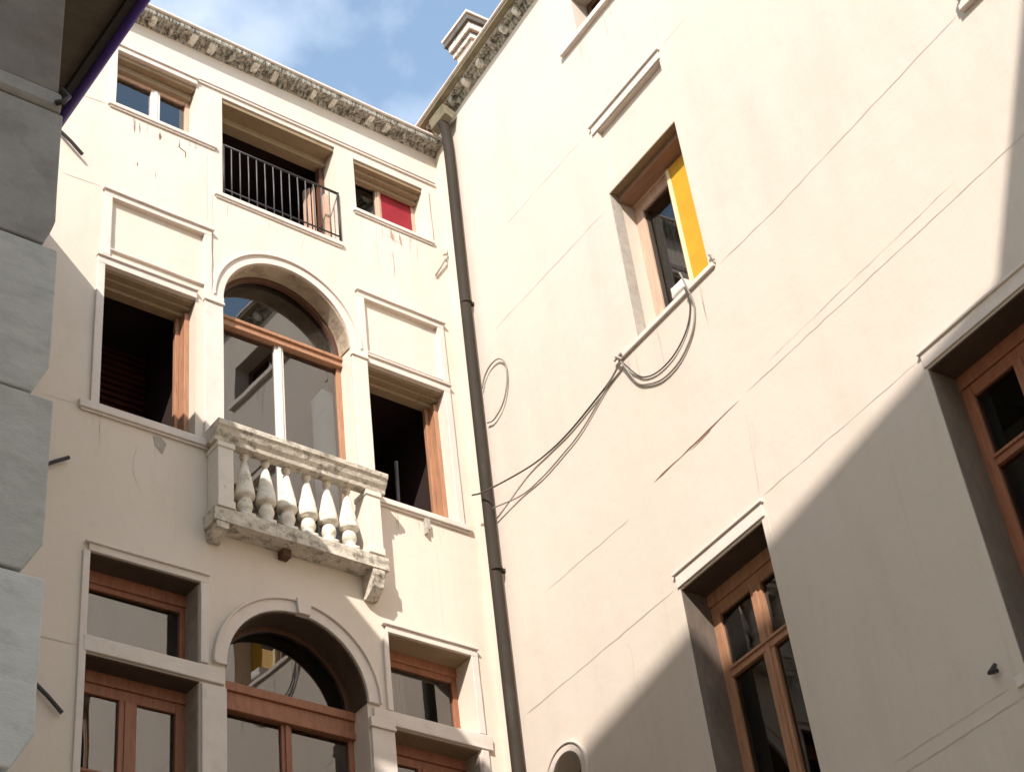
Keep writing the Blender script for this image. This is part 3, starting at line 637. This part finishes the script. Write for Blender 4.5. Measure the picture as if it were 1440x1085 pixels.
# round window with raised ring
mb = MB(); mb.ring(arcpts(.98, 9.16, .235, 0, 360, 40), arcpts(.98, 9.16, .31, 0, 360, 40), .001, .03); mb.ring(arcpts(.98, 9.16, .31, 0, 360, 40), arcpts(.98, 9.16, .325, 0, 360, 40), .001, .045)
rw = mb.build('round_window', 'trim', B, bevel=.004, label='small round window with a raised plaster ring')
roombox(rw, rect(.74, 1.22, 8.92, 9.40), -.35, 1.2)
mb = MB(); mb.ring(arcpts(.98, 9.16, .19, 0, 360, 32), arcpts(.98, 9.16, .236, 0, 360, 32), -.30, -.25); mb.build('frame', 'woodD', rw)
# joints, crack, marks
mb = MB()
strip2(mb, [(.45, 10.085), (1.6, 10.075), (2.88, 10.075)], .007); strip2(mb, [(1.0, 11.15), (2.45, 11.115)], .004)
strip2(mb, [(4.25, 11.30), (7.5, 11.32), (12, 11.33)], .006); strip2(mb, [(4.6, 11.40), (7.0, 11.46)], .003)
strip2(mb, [(4.3, 12.80), (5.2, 12.79), (7.58, 12.89)], .006); strip2(mb, [(.67, 14.775), (2.9, 14.73)], .004)
strip2(mb, [(1.2, 16.0), (2.9, 15.95)], .003); strip2(mb, [(4.7, 7.30), (6.0, 7.29), (9, 7.29)], .007); strip2(mb, [(4.8, 7.42), (6.0, 7.40)], .003)
strip2(mb, [(4.12, 10.25), (4.2, 11.2)], .004); strip2(mb, [(4.2, 15.96), (9, 16.05)], .003); strip2(mb, [(4.15, 10.24), (6.1, 10.25)], .005)
flush('plaster_joint', 'line', B)
mb = MB(); strip2(mb, [(2.86, 11.25), (3.55, 11.265), (4.14, 11.285)], .013); strip2(mb, [(3.42, 11.235), (3.72, 11.25)], .014); flush('crack', 'scar', B)
for c_ in ((4.1, 10.3, 8, 1.5), (2.1, 9.95, 6, -1.4)): crack(*c_, .0025)
flush('hairline_crack', 'line', B)
for s0, s1, z in ((2.8, 4.2, 12.79), (2.8, 4.1, 17.33)):
    for k in range(7):
        x = random.uniform(s0, s1); l = random.uniform(.1, .6); strip2(None, [(x, z), (x + random.uniform(-.01, .01), z - l)], random.uniform(.004, .014))
flush('drip_stain', 'line', B)
mb = MB(); mb.tube([(5.93, .001, 7.62), (5.90, .05, 7.56), (5.97, .05, 7.54)], .018, 6); mb.build('iron_hook', 'iron', B)

# ============================================================ CHIMNEY
ch = empty('chimney', CORNER + DB * .1 - NB * .9 + Vector((0, 0, 18.6)), ROTB, 'pale square chimney with dark moulded cap standing on the roof behind the corner eave', 'chimney')
mb = MB(); mb.box(-.16, .22, -.36, .30, -.2, 1.95); mb.build('shaft', 'chimneyshaft', ch, bevel=.01)
mb = MB(); mb.box(-.20, .255, -.40, .335, 1.95, 2.02); mb.box(-.24, .29, -.44, .365, 2.09, 2.22); mb.build('neck_moulding', 'bracket', ch, bevel=.008)
mb = MB(); mb.box(-.20, .25, -.40, .33, 2.02, 2.09); mb.box(-.28, .33, -.48, .405, 2.22, 2.33); mb.build('cap', 'chimneycap', ch, bevel=.008, cuts=2, rough=.008)
mb = MB(); mb.box(-.30, .35, -.50, .425, 2.33, 2.38); mb.build('cap_slab', 'trim', ch, bevel=.008)

# ============================================================ DOWNPIPE
dp = empty('downpipe', CORNER, ROTB, 'long brown-grey rainwater downpipe running down the inner corner between the two facades', 'drainpipe')
mb = MB(); mb.tube(catmull([(.42, .16, 18.60), (.44, .13, 18.40), (.45, .11, 18.2), (.445, .10, 17.6), (.41, .10, 15.5), (.375, .10, 12.8), (.345, .10, 9.5), (.33, .10, 6), (.33, .10, .2)], 8), .064, 20)
mb.build('pipe', 'pipe', dp, smooth=True)
mb = MB(); mb.sprism([(.02, 18.50), (.10, 18.36), (.20, 18.42), (.23, 18.56)], .28, .60); mb.build('hopper', 'moss', dp, cuts=2, rough=.015)
for z in (15.4, 11.75, 8.2, 4.5):
    x = .33 + (z - 6) / 12 * .12; c = MB(); c.lathe(x, .10, [(.0645, z), (.067, z + .003), (.067, z + .027), (.0645, z + .03)], 18); c.box(x - .02, x + .02, .001, .03, z + .005, z + .045); c.build('pipe_clip', 'pipe', dp, smooth=False)

# ============================================================ CABLES
def cable(name, pts, r, m, label, rough_=0.0):
    mb = MB(); mb.tube(catmull(pts, 8), r, 6); o = mb.build(name, m, smooth=True); return tagobj(o, CORNER, ROTB, label, 'cable', 'thin cables strung across the walls')
cable('cable', [(.25, .20, 12.77), (.50, .20, 12.66), (1.03, .05, 12.63), (1.42, .018, 12.60), (1.82, .018, 12.60), (2.33, .018, 12.67), (2.56, .018, 12.72), (2.78, .05, 12.78)], .010, 'cable', 'upper of the two thin cables sagging from the downpipe to the hook at the sill')
cable('cable', [(.45, .10, 12.50), (.86, .018, 12.42), (1.25, .018, 12.39), (1.62, .018, 12.42), (1.98, .018, 12.48), (2.46, .018, 12.67), (2.78, .05, 12.76)], .008, 'palecable', 'lower of the two thin cables sagging from the downpipe to the hook at the sill')
cable('cable', [(2.78, .05, 12.76), (2.92, .018, 12.50), (3.05, .018, 12.37), (3.25, .018, 12.30), (3.5, .018, 12.32), (3.72, .018, 12.45), (3.83, .018, 12.66), (3.86, .07, 12.84)], .008, 'cable', 'inner, shorter loop of cable hanging under the sill of the yellow-shuttered window')
cable('cable', [(2.78, .05, 12.75), (2.90, .018, 12.42), (3.05, .018, 12.28), (3.28, .018, 12.18), (3.55, .018, 12.20), (3.78, .018, 12.36), (3.88, .018, 12.60), (3.89, .08, 12.85), (3.86, .09, 13.02)], .010, 'palecable', 'outer, longer loop of cable hanging under the sill of the yellow-shuttered window')
cable('cable', [(.43, .03, 14.16), (.50, .03, 14.27), (.63, .03, 14.34), (.80, .03, 14.31), (.91, .03, 14.15), (.89, .03, 13.90), (.77, .03, 13.70), (.58, .03, 13.62), (.45, .03, 13.66)], .009, 'palecable', 'oval loop of cable on the pink wall just right of the downpipe')
SIGN = 1
mb = MB(); mb.tube(catmull([(-.05, .05, 17.30), (-.06, .04, 17.0), (.0, .04, 16.6), (.07, .04, 16.5)], 6), .010, 6); mb.tube([(-.10, .05, 16.66), (.06, .04, 16.42), (.21, .02, 16.12)], .010, 6)
tagobj(mb.build('cable', 'palecable', smooth=True), CORNER, ROTA, 'short frayed cable ends beside the attic window with the red blind', 'cable', 'thin cables strung across the walls')
SIGN = -1
hk = empty('cable_hook', CORNER, ROTB, 'small rusty hook and clamp holding the cables at the left end of the sill', 'hook')
mb = MB(); mb.tube([(2.70, .0, 12.86), (2.72, .06, 12.86), (2.76, .07, 12.82), (2.79, .05, 12.78)], .014, 6); mb.tube([(2.66, .03, 12.86), (2.80, .05, 12.85)], .012, 6); mb.build('clamp', 'patch', hk)
mb = MB(); mb.tube([(4.22, .02, 12.98), (4.26, .05, 12.93), (4.27, .03, 12.87)], .016, 6); mb.build('clip', 'patch', hk)

# ============================================================ NEAR WING ON THE LEFT (marble quoins, deep eave)
# local frame: x = s along the arched facade's direction, y = distance out from that facade
SIGN = 1
NW = empty('quoined_wing', CORNER, ROTA, 'shaded wing of grey marble quoin blocks under a dark eave along the left edge', 'building')
FD = 3.376          # its end wall faces the camera at this distance from the arched facade
QS = 6.43
hts = [(12.25, 10.85, 6.375, .08, .27), (10.85, 9.48, 6.345, .11, .27), (9.48, 8.06, 6.300, .14, .24), (8.06, 6.70, 6.278, .14, .27), (6.70, 5.3, 6.26, .14, .27), (5.3, 3.9, 6.25, .14, .27), (3.9, 2.5, 6.25, .14, .27), (2.5, 0, 6.25, .14, .27)]
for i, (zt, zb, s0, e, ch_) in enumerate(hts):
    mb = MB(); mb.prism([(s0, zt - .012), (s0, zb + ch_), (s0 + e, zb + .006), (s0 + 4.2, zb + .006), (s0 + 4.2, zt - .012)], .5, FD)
    mb.build('quoin_block', 'quoin_top' if i == 0 else ('quoin' if i < 3 else 'marble'), NW, bevel=.015, cuts=3, rough=.010)  # stone graded darker going up, standing in for eave shade
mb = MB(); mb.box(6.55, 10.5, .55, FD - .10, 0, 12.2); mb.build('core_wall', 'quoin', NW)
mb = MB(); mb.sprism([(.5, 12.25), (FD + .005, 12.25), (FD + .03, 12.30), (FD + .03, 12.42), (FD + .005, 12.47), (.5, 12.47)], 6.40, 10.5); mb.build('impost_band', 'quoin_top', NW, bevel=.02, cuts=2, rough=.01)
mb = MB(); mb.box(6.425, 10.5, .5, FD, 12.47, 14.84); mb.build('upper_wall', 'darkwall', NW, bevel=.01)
mb = MB(); mb.box(5.52, 10.8, .02, 4.35, 14.85, 14.90); mb.build('eave', 'eave', NW)
mb = MB(); mb.box(5.44, 5.60, .02, 4.35, 14.79, 14.898); mb.build('fascia_board', 'iron', NW, bevel=.01)
mb = MB(); mb.tube([(5.47, .02, 14.79), (5.47, 4.35, 14.79)], .05, 10); mb.build('gutter', 'gutter', NW, smooth=True)  # added tube carrying the violet edge fringe
mb = MB(); mb.tube([(6.42, 3.40, 12.50), (6.36, 3.42, 12.42), (6.40, 3.43, 12.34), (6.46, 3.42, 12.30)], .022, 8); mb.build('iron_hook', 'iron', NW, smooth=True)
mb = MB(); mb.prism([(5.44, 14.90), (10.8, 14.90), (10.8, 16.6)], .02, 4.35); mb.build('roof', 'tile', NW)

mb = MB(); mb.box(10.7, 14, 4.45, 8.8, 0, 18.6); mb.build('side_mass', 'sidewall', NW)  # unseen mass, added and sized to keep sun off the quoins

# ============================================================ BUILDING BEHIND THE CAMERA (throws the long shadow on the pink wall)
SIGN = 1
RW = empty('rear_building', CORNER + NA * 14.0, ROTA, 'tall building closing the courtyard behind the viewer', 'building')
def BD(bd, z):      # distance from the pink wall -> position along the arched facade's direction
    k = -DA.dot(NB) ; return ((bd - NA.dot(NB) * 14.0) / DA.dot(NB), z)
out_ = [BD(17.2, 0), BD(17.2, 27.1), BD(16.63, 26.64), BD(13.39, 23.69), BD(8.34, 19.12), BD(7.0, 19.85), BD(5.96, 20.6), BD(3.5, 21.8), BD(3.5, 0)]
mb = MB(); mb.prism(out_, 0.0, 6.0); mb.build('wall', 'sidewall', RW)
